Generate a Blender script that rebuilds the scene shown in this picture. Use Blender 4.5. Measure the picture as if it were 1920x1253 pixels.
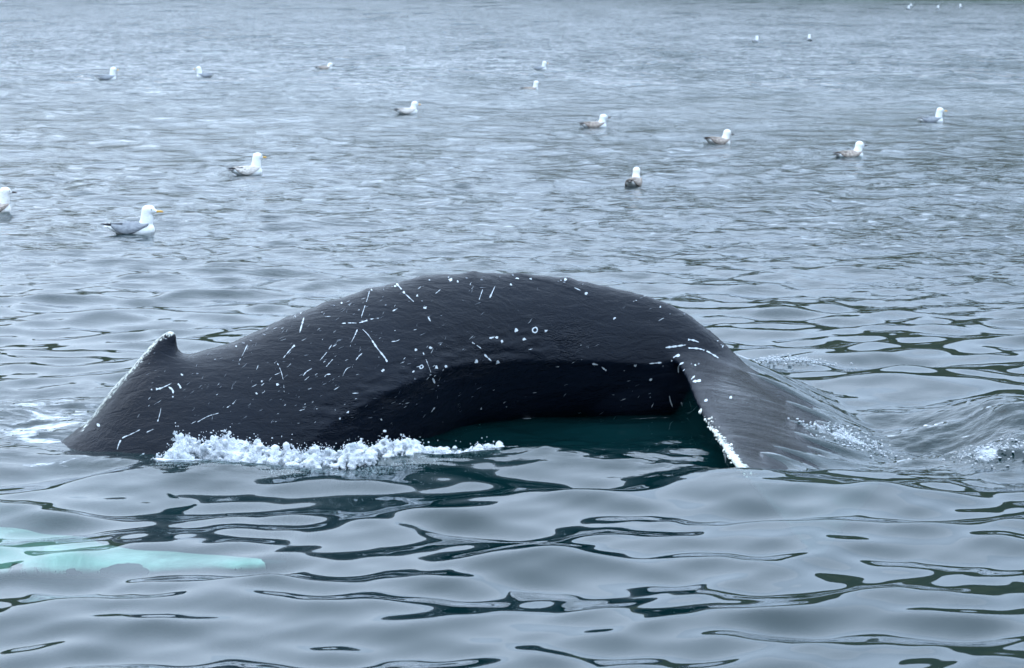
import bpy, bmesh, math, random
import numpy as np
from mathutils import Vector
from mathutils.bvhtree import BVHTree

for o in list(bpy.data.objects):
    bpy.data.objects.remove(o)
SC = bpy.context.scene
COL = SC.collection
RNG = np.random.default_rng(7)
random.seed(7)

# ------------------------------------------------------------------ camera
CAM_H = 2.4
PITCH = math.radians(8.08)
FPX = 4800.0                      # focal length in pixels of the 1920 wide photograph (90 mm on 36 mm)
cam_d = bpy.data.cameras.new("camera")
cam = bpy.data.objects.new("camera", cam_d)
COL.objects.link(cam)
cam.location = (0, 0, CAM_H)
cam.rotation_euler = (math.pi / 2 - PITCH, 0, 0)
cam_d.sensor_width = 36
cam_d.lens = 90
cam_d.clip_start = 0.1
cam_d.clip_end = 20000
cam_d.dof.use_dof = True
cam_d.dof.focus_distance = 12.9
cam_d.dof.aperture_fstop = 9.0
SC.camera = cam

# ------------------------------------------------------------------ sky, sun, exposure
SUN_EL, SUN_AZ = math.radians(52), math.radians(-60)
w = bpy.data.worlds.new("World")
SC.world = w
w.use_nodes = True
nt = w.node_tree
nt.nodes.clear()
sky = nt.nodes.new("ShaderNodeTexSky")
sky.sky_type = 'NISHITA'
sky.sun_disc = False
sky.sun_elevation = SUN_EL
sky.sun_rotation = SUN_AZ
sky.air_density = 1.0
sky.dust_density = 2.0
mixn = nt.nodes.new("ShaderNodeMixRGB")         # an even cloud deck in front of the blue sky
mixn.inputs[0].default_value = 0.82
mixn.inputs[2].default_value = (8.4, 10.7, 13.7, 1)
bg = nt.nodes.new("ShaderNodeBackground")
bg.inputs[1].default_value = 0.14
wo = nt.nodes.new("ShaderNodeOutputWorld")
# standard overcast luminance: the deck brightens evenly from the horizon to the zenith
tcw = nt.nodes.new("ShaderNodeTexCoord")
sepw = nt.nodes.new("ShaderNodeSeparateXYZ")
nt.links.new(tcw.outputs["Generated"], sepw.inputs[0])
zc = nt.nodes.new("ShaderNodeMapRange")
zc.inputs[1].default_value = 0.0; zc.inputs[2].default_value = 1.0
zc.inputs[3].default_value = 0.66; zc.inputs[4].default_value = 1.95
nt.links.new(sepw.outputs[2], zc.inputs[0])
vm = nt.nodes.new("ShaderNodeVectorMath"); vm.operation = 'SCALE'
nt.links.new(sky.outputs[0], mixn.inputs[1])
nt.links.new(mixn.outputs[0], vm.inputs[0])
nt.links.new(zc.outputs[0], vm.inputs["Scale"])
nt.links.new(vm.outputs[0], bg.inputs[0])
nt.links.new(bg.outputs[0], wo.inputs[0])

sun_d = bpy.data.lights.new("sun", 'SUN')
sun_d.energy = 0.5
sun_d.angle = math.radians(120)
sun_d.color = (1.0, 0.98, 0.95)
sun = bpy.data.objects.new("sun", sun_d)
COL.objects.link(sun)
sun.location = (-20, 5, 40)
# sky rotation 0 = +Y, clockwise seen from above
sdir = Vector((math.sin(SUN_AZ) * math.cos(SUN_EL), math.cos(SUN_AZ) * math.cos(SUN_EL), math.sin(SUN_EL)))
sun.rotation_euler = sdir.to_track_quat('Z', 'Y').to_euler()

SC.view_settings.view_transform = 'Standard'
SC.view_settings.look = 'None'
SC.view_settings.gamma = 1
SC.view_settings.exposure = 0.44
SC.view_settings.use_curve_mapping = False
SC.cycles.use_denoising = True
SC.cycles.max_bounces = 4
SC.cycles.diffuse_bounces = 2
SC.cycles.glossy_bounces = 3
SC.cycles.volume_bounces = 0
SC.cycles.use_adaptive_sampling = True
SC.cycles.adaptive_threshold = 0.03
SC.cycles.transparent_max_bounces = 8
SC.cycles.caustics_reflective = False
SC.cycles.caustics_refractive = False
SC.cycles.sample_clamp_indirect = 4.0

# ------------------------------------------------------------------ helpers
CP, SP = math.cos(PITCH), math.sin(PITCH)


def ray(px, py):
    """direction through a pixel of the 1920x1253 photograph"""
    u = (px - 960.0) / FPX
    v = (626.5 - py) / FPX
    return np.array([u, CP + v * SP, -SP + v * CP])


def on_z(px, py, z=0.0):
    d = ray(px, py)
    t = (z - CAM_H) / d[2]
    return np.array([d[0] * t, d[1] * t, z])


def on_y(px, py, Y):
    d = ray(px, py)
    t = Y / d[1]
    return np.array([d[0] * t, Y, CAM_H + d[2] * t])


def smooth(a, b, x):
    t = np.clip((x - a) / (b - a), 0, 1)
    return t * t * (3 - 2 * t)


def _h(ix, iy, seed):
    n = (ix.astype(np.int64) * 374761393 + iy.astype(np.int64) * 668265263 + seed * 974711) & 0xffffffff
    n = ((n ^ (n >> 13)) * 1274126177) & 0xffffffff
    n = n ^ (n >> 16)
    return n


def noise2(x, y, seed=0):
    """gradient noise, about -1..1"""
    ix, iy = np.floor(x), np.floor(y)
    fx, fy = x - ix, y - iy
    ux, uy = fx * fx * fx * (fx * (fx * 6 - 15) + 10), fy * fy * fy * (fy * (fy * 6 - 15) + 10)
    out = 0
    for dx in (0, 1):
        for dy in (0, 1):
            a = _h(ix + dx, iy + dy, seed) * (2 * math.pi / 4294967296.0)
            g = np.cos(a) * (fx - dx) + np.sin(a) * (fy - dy)
            out = out + g * (ux if dx else 1 - ux) * (uy if dy else 1 - uy)
    return out * 1.5


def fbm(x, y, oct=4, seed=0, gain=0.5, lac=2.03):
    s, a = 0, 1.0
    for i in range(oct):
        s = s + a * noise2(x, y, seed + i * 17)
        x, y, a = x * lac + 13.1, y * lac + 7.7, a * gain
    return s


def tag(o, label=None, cat=None, group=None, kind=None):
    if label: o["label"] = label
    if cat: o["category"] = cat
    if group: o["group"] = group
    if kind: o["kind"] = kind
    return o


def link(name, me, mat=None, parent=None):
    o = bpy.data.objects.new(name, me)
    COL.objects.link(o)
    if mat is not None:
        me.materials.append(mat)
    if parent is not None:
        o.parent = parent
    return o


def mesh_np(name, verts, quads, smooth_shade=True):
    """fast mesh from arrays; quads (n,4) or tris (n,3)"""
    verts = np.asarray(verts, dtype=np.float32)
    quads = np.asarray(quads, dtype=np.int32)
    n, k = quads.shape
    me = bpy.data.meshes.new(name)
    me.vertices.add(len(verts))
    me.vertices.foreach_set("co", verts.ravel())
    me.loops.add(n * k)
    me.loops.foreach_set("vertex_index", quads.ravel())
    me.polygons.add(n)
    me.polygons.foreach_set("loop_start", np.arange(0, n * k, k, dtype=np.int32))
    me.polygons.foreach_set("use_smooth", np.full(n, smooth_shade))
    me.update(calc_edges=True)
    return me


def attr(me, name, vals):
    a = me.attributes.new(name, 'FLOAT', 'POINT')
    a.data.foreach_set("value", np.asarray(vals, dtype=np.float32).ravel())


def loft(sections, cap=True):
    """rings (m, n, 3) -> verts, quads + tri caps as degenerate-free fans"""
    S = np.asarray(sections, float)
    m, n, _ = S.shape
    V = S.reshape(-1, 3)
    F = []
    for i in range(m - 1):
        for j in range(n):
            a = i * n + j; b = i * n + (j + 1) % n
            F.append((a, b, b + n, a + n))
    V = list(map(tuple, V))
    if cap:
        c0 = len(V); V.append(tuple(S[0].mean(0)))
        c1 = len(V); V.append(tuple(S[-1].mean(0)))
        for j in range(n):
            F.append((c0, (j + 1) % n, j))
            F.append((c1, (m - 1) * n + j, (m - 1) * n + (j + 1) % n))
    return V, F


def union_mesh(name, pieces, voxel, it=2, fac=0.5):
    """closed pieces grown into one continuous skin"""
    V, F = [], []
    for v, f in pieces:
        k = len(V)
        V += [tuple(p) for p in v]
        F += [tuple(i + k for i in q) for q in f]
    me = bpy.data.meshes.new("tmp")
    me.from_pydata(V, [], F)
    bm = bmesh.new(); bm.from_mesh(me)
    bmesh.ops.recalc_face_normals(bm, faces=bm.faces)
    bm.to_mesh(me); bm.free()
    o = bpy.data.objects.new("tmp", me); COL.objects.link(o)
    r = o.modifiers.new("r", 'REMESH'); r.mode = 'VOXEL'; r.voxel_size = voxel; r.use_smooth_shade = True
    s = o.modifiers.new("s", 'SMOOTH'); s.factor = fac; s.iterations = it
    dg = bpy.context.evaluated_depsgraph_get()
    out = bpy.data.meshes.new_from_object(o.evaluated_get(dg))
    out.name = name
    bpy.data.objects.remove(o); bpy.data.meshes.remove(me)
    out.polygons.foreach_set("use_smooth", np.full(len(out.polygons), True))
    return out


def ico_np(sub):
    bm = bmesh.new()
    bmesh.ops.create_icosphere(bm, subdivisions=sub, radius=1.0)
    v = np.array([p.co[:] for p in bm.verts]); f = np.array([[q.index for q in p.verts] for p in bm.faces])
    bm.free()
    return v, f


def verts_np(me):
    a = np.empty(len(me.vertices) * 3, dtype=np.float32)
    me.vertices.foreach_get("co", a)
    return a.reshape(-1, 3)


def spl(x, xs, ys):
    """smooth interpolation (cubic hermite, monotone-ish) of control points"""
    xs, ys, x = np.asarray(xs, float), np.asarray(ys, float), np.asarray(x, float)
    d = np.diff(ys) / np.diff(xs)
    m = np.concatenate([[d[0]], (d[:-1] + d[1:]) / 2, [d[-1]]])
    i = np.clip(np.searchsorted(xs, x) - 1, 0, len(xs) - 2)
    h = xs[i + 1] - xs[i]
    t = np.clip((x - xs[i]) / h, 0, 1)
    t2, t3 = t * t, t * t * t
    return (2*t3-3*t2+1)*ys[i] + (t3-2*t2+t)*h*m[i] + (-2*t3+3*t2)*ys[i+1] + (t3-t2)*h*m[i+1]


# ------------------------------------------------------------------ material helpers
class NT:
    def __init__(self, name):
        self.m = bpy.data.materials.new(name)
        self.m.use_nodes = True
        self.t = self.m.node_tree
        self.t.nodes.clear()
        self.out = self.n("OutputMaterial")

    def n(self, typ, **kw):
        nd = self.t.nodes.new("ShaderNode" + typ)
        for k, v in kw.items():
            if k.startswith("i_"):
                key = k[2:]
                nd.inputs[int(key) if key.isdigit() else key].default_value = v
            else:
                setattr(nd, k, v)
        return nd

    def l(self, a, b):
        self.t.links.new(a, b)
        return self

    def coord(self, which="Object", scale=(1, 1, 1)):
        tc = self.n("TexCoord")
        mp = self.n("Mapping")
        mp.inputs["Scale"].default_value = scale
        self.l(tc.outputs[which], mp.inputs[0])
        return mp.outputs[0]

    def noise(self, vec, scale, detail=3, rough=0.5, dist=0.0):
        nz = self.n("TexNoise")
        nz.inputs["Scale"].default_value = scale
        nz.inputs["Detail"].default_value = detail
        nz.inputs["Roughness"].default_value = rough
        nz.inputs["Distortion"].default_value = dist
        self.l(vec, nz.inputs["Vector"])
        return nz.outputs["Fac"]

    def ramp(self, fac, stops):
        r = self.n("ValToRGB")
        e = r.color_ramp.elements
        while len(e) < len(stops):
            e.new(0.5)
        for i, (p, c) in enumerate(stops):
            e[i].position = p
            e[i].color = c if len(c) == 4 else (*c, 1)
        self.l(fac, r.inputs[0])
        return r.outputs[0]

    def math(self, op, a, b=None, clamp=False):
        nd = self.n("Math", operation=op, use_clamp=clamp)
        for i, x in enumerate((a, b)):
            if x is None: continue
            if isinstance(x, (int, float)):
                nd.inputs[i].default_value = x
            else:
                self.l(x, nd.inputs[i])
        return nd.outputs[0]

    def attr(self, name):
        return self.n("Attribute", attribute_name=name).outputs["Fac"]

    def mix(self, fac, a, b):
        nd = self.n("MixRGB")
        for i, x in enumerate((fac, a, b)):
            if isinstance(x, (int, float)):
                nd.inputs[i].default_value = x
            elif isinstance(x, tuple):
                nd.inputs[i].default_value = x if len(x) == 4 else (*x, 1)
            else:
                self.l(x, nd.inputs[i])
        return nd.outputs[0]

    def bump(self, height, strength=0.5, dist=0.01, normal=None):
        b = self.n("Bump")
        b.inputs["Distance"].default_value = dist
        if isinstance(strength, (int, float)):
            b.inputs["Strength"].default_value = strength
        else:
            self.l(strength, b.inputs["Strength"])
        self.l(height, b.inputs["Height"])
        if normal is not None:
            self.l(normal, b.inputs["Normal"])
        return b.outputs[0]


def simple(name, col, rough=0.6, spec=0.5, var=0.15, scale=30, bump=0.0):
    t = NT(name)
    p = t.n("BsdfPrincipled")
    v = t.coord()
    nz = t.noise(v, scale, 4, 0.6)
    c = t.mix(nz, tuple(x * (1 - var) for x in col), tuple(min(1, x * (1 + var)) for x in col))
    t.l(c, p.inputs["Base Color"])
    p.inputs["Roughness"].default_value = rough
    p.inputs["Specular IOR Level"].default_value = spec
    if bump:
        t.l(t.bump(nz, bump, 0.005), p.inputs["Normal"])
    t.l(p.outputs[0], t.out.inputs[0])
    return t.m


def water_material():
    t = NT("sea_water")
    pos = t.coord("Object")
    pos_s = t.coord("Object", (0.55, 1.0, 1.0))
    chop, foam, turb = t.attr("chop"), t.attr("foam"), t.attr("turb")
    n0 = t.noise(pos_s, 1.6, 3, 0.5)
    n1 = t.noise(pos_s, 7.0, 2, 0.5)
    n2 = t.noise(pos_s, 26.0, 2, 0.5, 0.3)
    b0 = t.bump(n0, t.math('MULTIPLY', t.attr("far"), 1.0), 0.55)
    b1 = t.bump(n1, t.math('MULTIPLY', chop, 0.7), 0.06, b0)
    b2 = t.bump(n2, t.math('ADD', t.math('MULTIPLY', chop, 0.45), t.math('MULTIPLY', turb, 0.6), True), 0.012, b1)
    fr = t.n("Fresnel", i_0=1.333)
    t.l(b2, fr.inputs["Normal"])
    gl = t.n("BsdfGlossy")
    gl.inputs["Color"].default_value = (0.97, 0.98, 1.0, 1)
    pw = t.noise(t.coord("Object", (0.35, 0.10, 1.0)), 1.0, 4, 0.6)
    farr = t.math('MULTIPLY', t.attr("far"), t.math('ADD', 0.02, t.math('MULTIPLY', pw, 0.42)))
    t.l(t.math('ADD', t.math('ADD', 0.03, t.math('MULTIPLY', chop, 0.08)), farr), gl.inputs["Roughness"])
    t.l(b2, gl.inputs["Normal"])
    df = t.n("BsdfDiffuse", i_0=(0.004, 0.040, 0.044, 1))
    tr = t.n("BsdfTransparent", i_0=(0.93, 0.99, 0.98, 1))
    m1 = t.n("MixShader", i_0=0.72)
    t.l(df.outputs[0], m1.inputs[1]); t.l(tr.outputs[0], m1.inputs[2])
    m2 = t.n("MixShader")
    t.l(t.math('MULTIPLY', fr.outputs[0], t.math('SUBTRACT', 1.0, t.math('MULTIPLY', t.attr("far"), 0.24))), m2.inputs[0]);   # a rough sea never mirrors fully at grazing angles
    t.l(m1.outputs[0], m2.inputs[1]); t.l(gl.outputs[0], m2.inputs[2])
    # froth lying on the water
    ps = t.coord("Object", (0.42, 1.0, 1.0))
    f1 = t.noise(ps, 5.5, 8, 0.62, 0.8)
    f2 = t.noise(ps, 38.0, 3, 0.6, 0.2)
    fsum = t.math('ADD', t.math('MULTIPLY', f1, 0.8), t.math('MULTIPLY', f2, 0.2))
    thr = t.math('SUBTRACT', 1.0, t.math('MULTIPLY', foam, 0.62))
    fm = t.math('MULTIPLY', t.math('SUBTRACT', fsum, thr), 5.5, True)
    fm = t.math('ADD', fm, 0.0, True)
    fd = t.n("BsdfDiffuse", i_0=(0.78, 0.82, 0.86, 1))
    t.l(t.bump(fsum, 0.8, 0.02), fd.inputs["Normal"])
    m3 = t.n("MixShader")
    t.l(fm, m3.inputs[0]); t.l(m2.outputs[0], m3.inputs[1]); t.l(fd.outputs[0], m3.inputs[2])
    t.l(m3.outputs[0], t.out.inputs["Surface"])
    va = t.n("VolumeAbsorption", i_0=(0.20, 0.90, 0.75, 1), i_1=0.85)
    t.l(va.outputs[0], t.out.inputs["Volume"])
    return t.m


def whale_material():
    t = NT("wet_whale_skin")
    p = t.n("BsdfPrincipled")
    pos = t.coord("Object")
    st = t.coord("Object", (1.0, 1.0, 3.0))
    n1 = t.noise(pos, 2.2, 5, 0.6)
    n2 = t.noise(pos, 55.0, 4, 0.6)
    base = t.mix(n1, (0.0012, 0.0028, 0.0065), (0.0038, 0.0070, 0.0138))
    # small pale scuffs
    sp = t.noise(t.coord("Object", (1.6, 1.0, 2.4)), 24.0, 6, 0.72)
    spm = t.math('MULTIPLY', t.math('SUBTRACT', sp, 0.66), 5.0, True)
    base = t.mix(t.math('MULTIPLY', spm, 0.35), base, (0.30, 0.34, 0.38))
    # raw white skin on the leading edges
    wh = t.attr("white")
    en = t.noise(pos, 34.0, 7, 0.75, 0.8)
    em = t.math('MULTIPLY', t.math('SUBTRACT', t.math('ADD', t.math('MULTIPLY', wh, 0.62), t.math('MULTIPLY', en, 1.1)), 1.06), 9.0, True)
    em = t.math('ADD', em, 0.0, True)
    base = t.mix(em, base, t.mix(t.math('MULTIPLY', t.math('SUBTRACT', t.noise(pos, 3.2, 5, 0.65, 0.6), 0.42), 4.0, True), (0.36, 0.39, 0.36), (0.70, 0.71, 0.66)))
    t.l(base, p.inputs["Base Color"])
    rr = t.n("MapRange", i_1=0.3, i_2=0.7, i_3=0.15, i_4=0.30)
    t.l(n1, rr.inputs[0])
    t.l(t.mix(t.attr("film"), rr.outputs[0], (0.14, 0.14, 0.14)), p.inputs["Roughness"])
    sl = t.n("MapRange", i_1=0.0, i_2=1.0, i_3=0.12, i_4=0.29)
    t.l(t.attr("film"), sl.inputs[0])
    t.l(sl.outputs[0], p.inputs["Specular IOR Level"])
    wr = t.n("TexWave", wave_type='BANDS', bands_direction='Z')
    wr.inputs["Scale"].default_value = 5.0
    wr.inputs["Distortion"].default_value = 22.0
    wr.inputs["Detail"].default_value = 3.0
    wr.inputs["Detail Scale"].default_value = 2.2
    t.l(st, wr.inputs[0])
    b0 = t.bump(wr.outputs["Fac"], t.math('MULTIPLY', t.math('MULTIPLY', t.attr("wrinkle"), t.math('MULTIPLY', t.math('SUBTRACT', t.noise(pos, 5.0, 3, 0.6), 0.36), 4.0, True)), 0.55), 0.012)
    fl = t.noise(t.coord("Object", (0.55, 3.2, 0.55)), 4.0, 7, 0.68, 0.9)
    b1 = t.bump(fl, t.math('MULTIPLY', t.attr("film"), 1.0), 0.05, b0)
    ws = t.noise(t.coord("Object", (1.0, 2.5, 3.2)), 6.0, 6, 0.62, 0.5)
    b15 = t.bump(ws, 0.42, 0.03, b1)
    b2 = t.bump(n2, 0.35, 0.006, b15)
    t.l(b2, p.inputs["Normal"])
    t.l(p.outputs[0], t.out.inputs[0])
    return t.m


MW = water_material()
MS = whale_material()
M_scar = simple("scar_white", (0.40, 0.44, 0.47), 0.45, 0.4, 0.5, 45)
M_faint = simple("faint_scuff", (0.085, 0.10, 0.12), 0.45, 0.4, 0.3, 90)
M_barn = simple("barnacle_white", (0.66, 0.66, 0.60), 0.7, 0.3, 0.3, 120, 0.4)
M_hill = simple("hillside_heath", (0.045, 0.048, 0.026), 0.95, 0.1, 0.5, 0.08)
M_bed = simple("dark_seabed", (0.01, 0.02, 0.02), 0.95, 0.0, 0.2, 0.3)


def foam_material():
    t = NT("white_froth")
    d = t.n("BsdfDiffuse", i_0=(0.86, 0.89, 0.93, 1))
    tl = t.n("BsdfTranslucent", i_0=(0.6, 0.68, 0.75, 1))
    g = t.n("BsdfGlossy", i_0=(1, 1, 1, 1)); g.inputs["Roughness"].default_value = 0.2
    nz = t.noise(t.coord("Object"), 140.0, 3, 0.6)
    nb = t.bump(nz, 1.0, 0.012)
    t.l(nb, d.inputs["Normal"]); t.l(nb, g.inputs["Normal"])
    m = t.n("MixShader", i_0=0.3); t.l(d.outputs[0], m.inputs[1]); t.l(tl.outputs[0], m.inputs[2])
    m2 = t.n("MixShader", i_0=0.06); t.l(m.outputs[0], m2.inputs[1]); t.l(g.outputs[0], m2.inputs[2])
    # thin, watery patches between the dense froth
    pos = t.coord("Object", (0.7, 1.0, 1.0))
    th = t.math('ADD', t.math('MULTIPLY', t.noise(pos, 16.0, 5, 0.65, 0.5), 0.7), t.math('MULTIPLY', t.noise(pos, 85.0, 3, 0.6), 0.3))
    tf = t.math('MULTIPLY', t.math('SUBTRACT', 0.53, th), 6.0, True)
    tp = t.n("BsdfTransparent", i_0=(0.92, 0.96, 0.97, 1))
    m3 = t.n("MixShader"); t.l(t.math('MULTIPLY', tf, 0.6), m3.inputs[0]); t.l(m2.outputs[0], m3.inputs[1]); t.l(tp.outputs[0], m3.inputs[2])
    t.l(m3.outputs[0], t.out.inputs[0])
    return t.m


M_foam = foam_material()

# ------------------------------------------------------------------ the fluke surface (shared by whale and water)
FY = 13.95                                                   # the tail's mid line
_v = [0.0, 0.25, 0.85, 1.25, 1.80, 2.15]
_lx = [0.80, 0.865, 0.955, 1.02, 1.115, 1.40]
_lz = [0.38, 0.315, 0.150, 0.085, -0.015, -0.32]
_tx = [1.98, 2.02, 1.98, 1.88, 1.66, 1.46]
_tz = [-0.13, -0.12, -0.12, -0.14, -0.22, -0.34]


def fluke_at(x, y):
    """height of the fluke's upper face, chord fraction and span fraction"""
    v = np.abs(np.asarray(y, float) - FY)
    vc = np.clip(v, 0, 2.15)
    lx, lz, tx, tz = (spl(vc, _v, q) for q in (_lx, _lz, _tx, _tz))
    c = (x - lx) / (tx - lx)
    cc = np.clip(c, 0, 1)
    z = lz + (tz - lz) * cc + 0.20 * (1 - vc / 2.3) * cc * (1 - cc) + 0.15 * np.sqrt(cc + 1e-9) * (1 - cc) ** 2 * (1 - 0.6 * vc / 2.15)
    return z, c, v / 2.15


# ------------------------------------------------------------------ water
SWELL = []
def _band(n, l0, l1, slope, spread, seed):
    r = np.random.default_rng(seed)
    out = []
    for i in range(n):
        lam = l0 * (l1 / l0) ** ((i + r.random()) / n)
        k = 2 * math.pi / lam
        th = math.radians(90 + 14) + r.normal(0, spread)
        a = slope * math.sqrt(2.0 / n) / k * r.uniform(0.6, 1.4)
        out.append((k * math.cos(th), k * math.sin(th), a, r.uniform(0, 2 * math.pi), lam))
    return out
BAND_A = _band(12, 1.5, 5.0, 0.020, 0.6, 11)
BAND_B = _band(44, 0.26, 1.25, 0.134, 0.54, 12)
BAND_C = _band(44, 0.13, 0.5, 0.095, 0.9, 13)


def chop_mask(x, y):
    r = np.hypot(x, y)
    m = smooth(15.5, 24.0, r + 2.5 * noise2(x * 0.25, y * 0.09, 3))
    patch = 0.75 + 0.35 * noise2(x * 0.10, y * 0.035, 5) + 0.2 * noise2(x * 0.5, y * 0.15, 9)
    return np.clip(m * patch, 0, 1.3)


def path_d(x, pts):
    """y of a path given by photo pixels on the water plane, at world x"""
    P = np.array([on_z(*p) for p in pts])
    return spl(x, P[:, 0], P[:, 1]), P


RIDGE = [(120, 872), (260, 876), (400, 884), (600, 884), (800, 872), (950, 858), (1100, 866), (1250, 884), (1400, 902), (1560, 925)]
HOLLOW = [(700, 815), (850, 805), (1000, 808), (1150, 812), (1300, 830), (1400, 850)]


def local_shape(x, y):
    """what the whale does to the water: height, turbulence, froth"""
    ry, P = path_d(x, RIDGE)
    inx = smooth(P[0, 0] - 0.2, P[1, 0], x) * (1 - smooth(P[-3, 0], P[-1, 0] + 0.1, x))
    dy = y - ry
    h = 0.055 * inx * np.exp(-np.where(dy > 0, (dy / 0.16) ** 2, (dy / 0.42) ** 2))
    hy, Q = path_d(x, HOLLOW)
    inh = smooth(Q[0, 0], Q[1, 0], x) * (1 - smooth(Q[-2, 0], Q[-1, 0] + 0.15, x))
    dh = y - hy
    h = h - 0.03 * inh * np.exp(-(dh / 0.36) ** 2)
    # wake right of the flukes: a trough with broken crests
    def blob(px, py, sx, sy):
        c = on_z(px, py)
        return np.exp(-((x - c[0]) / sx) ** 2 - ((y - c[1]) / sy) ** 2)
    tr = blob(1680, 820, 0.55, 0.9)
    h = h - 0.10 * tr + 0.11 * blob(1900, 800, 0.30, 0.7) + 0.045 * blob(1640, 935, 0.5, 0.3) + 0.05 * blob(1700, 715, 0.7, 0.5)
    turb = np.clip(1.0 * blob(1730, 815, 0.55, 0.75) + 0.7 * blob(1900, 830, 0.35, 0.8) + 0.85 * blob(30, 790, 0.75, 0.85), 0, 1)
    turb = np.maximum(turb, 0.55 * inh * np.exp(-(dh / 0.38) ** 2))
    turb = np.maximum(turb, 0.45 * inx * np.exp(-((dy - 0.1) / 0.3) ** 2))
    # froth
    foam = 0.86 * blob(50, 812, 1.0, 0.65) + 0.66 * blob(80, 755, 0.6, 0.5) + 0.55 * blob(100, 870, 0.55, 0.22) + 0.45 * blob(90, 712, 0.5, 0.25)
    bank = inx * (1 - smooth(on_z(900, 850)[0], on_z(1040, 850)[0], x)) * smooth(on_z(270, 860)[0], on_z(320, 860)[0], x)
    foam = foam + 0.48 * bank * np.exp(-((dy - 0.16) / 0.20) ** 2) + 0.48 * bank * np.exp(-((dy + 0.14) / 0.26) ** 2)
    foam = foam + 0.62 * inh * np.exp(-((dy - 0.06) / 0.07) ** 2)
    foam = foam + 0.75 * inh * np.exp(-((y - FY + 0.20) / 0.06) ** 2) + 0.46 * inh * np.exp(-(dh / 0.3) ** 2)
    foam = foam + 0.72 * blob(1590, 815, 0.16, 0.16) + 0.55 * blob(1800, 780, 0.5, 0.14) + 0.75 * blob(1460, 684, 0.25, 0.12) + 0.55 * blob(1850, 852, 0.10, 0.22) + 0.52 * blob(1760, 850, 0.6, 0.6)
    return h, turb, np.clip(foam, 0, 0.86)


def water_height(x, y, dr=None, dt=None, full=False):
    x = np.asarray(x, float); y = np.asarray(y, float)
    r = np.hypot(x, y) + 1e-6
    rx, ry = x / r, y / r
    ch = chop_mask(x, y)
    slick = 1 - 0.5 * np.exp(-((y - 13.5) / 1.6) ** 2 - ((x + 0.2) / 3.2) ** 2)
    h = np.zeros_like(x); sx = np.zeros_like(x); sy = np.zeros_like(x)
    for bi, band in enumerate((BAND_A, BAND_B, BAND_C)):
        if bi == 0: amp = 1.0 + 0.8 * ch
        elif bi == 1: amp = slick * (1.0 - 0.10 * ch)
        else: amp = (0.32 + 0.76 * ch) * slick
        for kx, ky, a, ph, lam in band:
            p = kx * x + ky * y + ph
            wgt = amp * a
            if dr is not None:
                k_r = np.abs(kx * rx + ky * ry) * dr
                k_t = np.abs(-kx * ry + ky * rx) * dt
                wgt = wgt * (1 - smooth(1.3, 2.6, k_r)) * (1 - smooth(1.3, 2.6, k_t))
            h += wgt * np.cos(p)
            s = wgt * np.sin(p) * 0.75
            k = math.hypot(kx, ky)
            sx -= s * kx / k; sy -= s * ky / k
    lh, turb, foam = local_shape(x, y)
    near = (r < 19) & (r > 9) & (np.abs(x) < 4.5)
    tn = np.zeros_like(x)
    xs, ys = x[near], y[near]
    tn[near] = 0.042 * fbm(xs * 1.5, ys * 3.4, 4, 21, 0.5) + 0.007 * (1 - 2 * np.abs(noise2(xs * 6, ys * 14, 41)))
    h = h + lh + tn * turb
    # water running over the flukes
    z, c, v = fluke_at(x, y)
    nearside = y < FY
    cover = np.where(nearside, smooth(0.34, 0.74, c + 0.25 * smooth(0.5, 1.0, v) + 0.16 * noise2(y * 3.0, x * 1.5, 37) + 0.26 * noise2(y * 11.0 + 2.0 * x, x * 1.1, 38)), smooth(-0.3, 0.2, c) )
    inside = smooth(0.04, 0.16, c) * (1 - smooth(0.85, 1.45, c)) * (1 - smooth(0.86, 1.08, v))
    flow = 0.020 * noise2((y - FY) * 9.0 + 1.5 * noise2(x * 1.2, y * 1.2, 8), x * 0.9 - 0.5 * (y - FY), 31) + 0.006 * noise2((y - FY) * 24.0, x * 1.6, 33)
    film = z - 0.030 + 0.046 * cover + flow * cover
    film = np.where(c > 1, film - 0.25 * (c - 1), film)
    k = 0.03
    hh = np.clip(0.5 + 0.5 * (film - h) / k, 0, 1)
    mx = h * (1 - hh) + film * hh + k * hh * (1 - hh)
    h2 = h * (1 - inside) + mx * inside
    onf = inside * hh * cover
    turb = np.maximum(turb, 0.5 * onf)
    if full:
        return h2, sx * (1 - onf), sy * (1 - onf), ch * (1 - 0.8 * onf), turb, foam
    return h2


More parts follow.
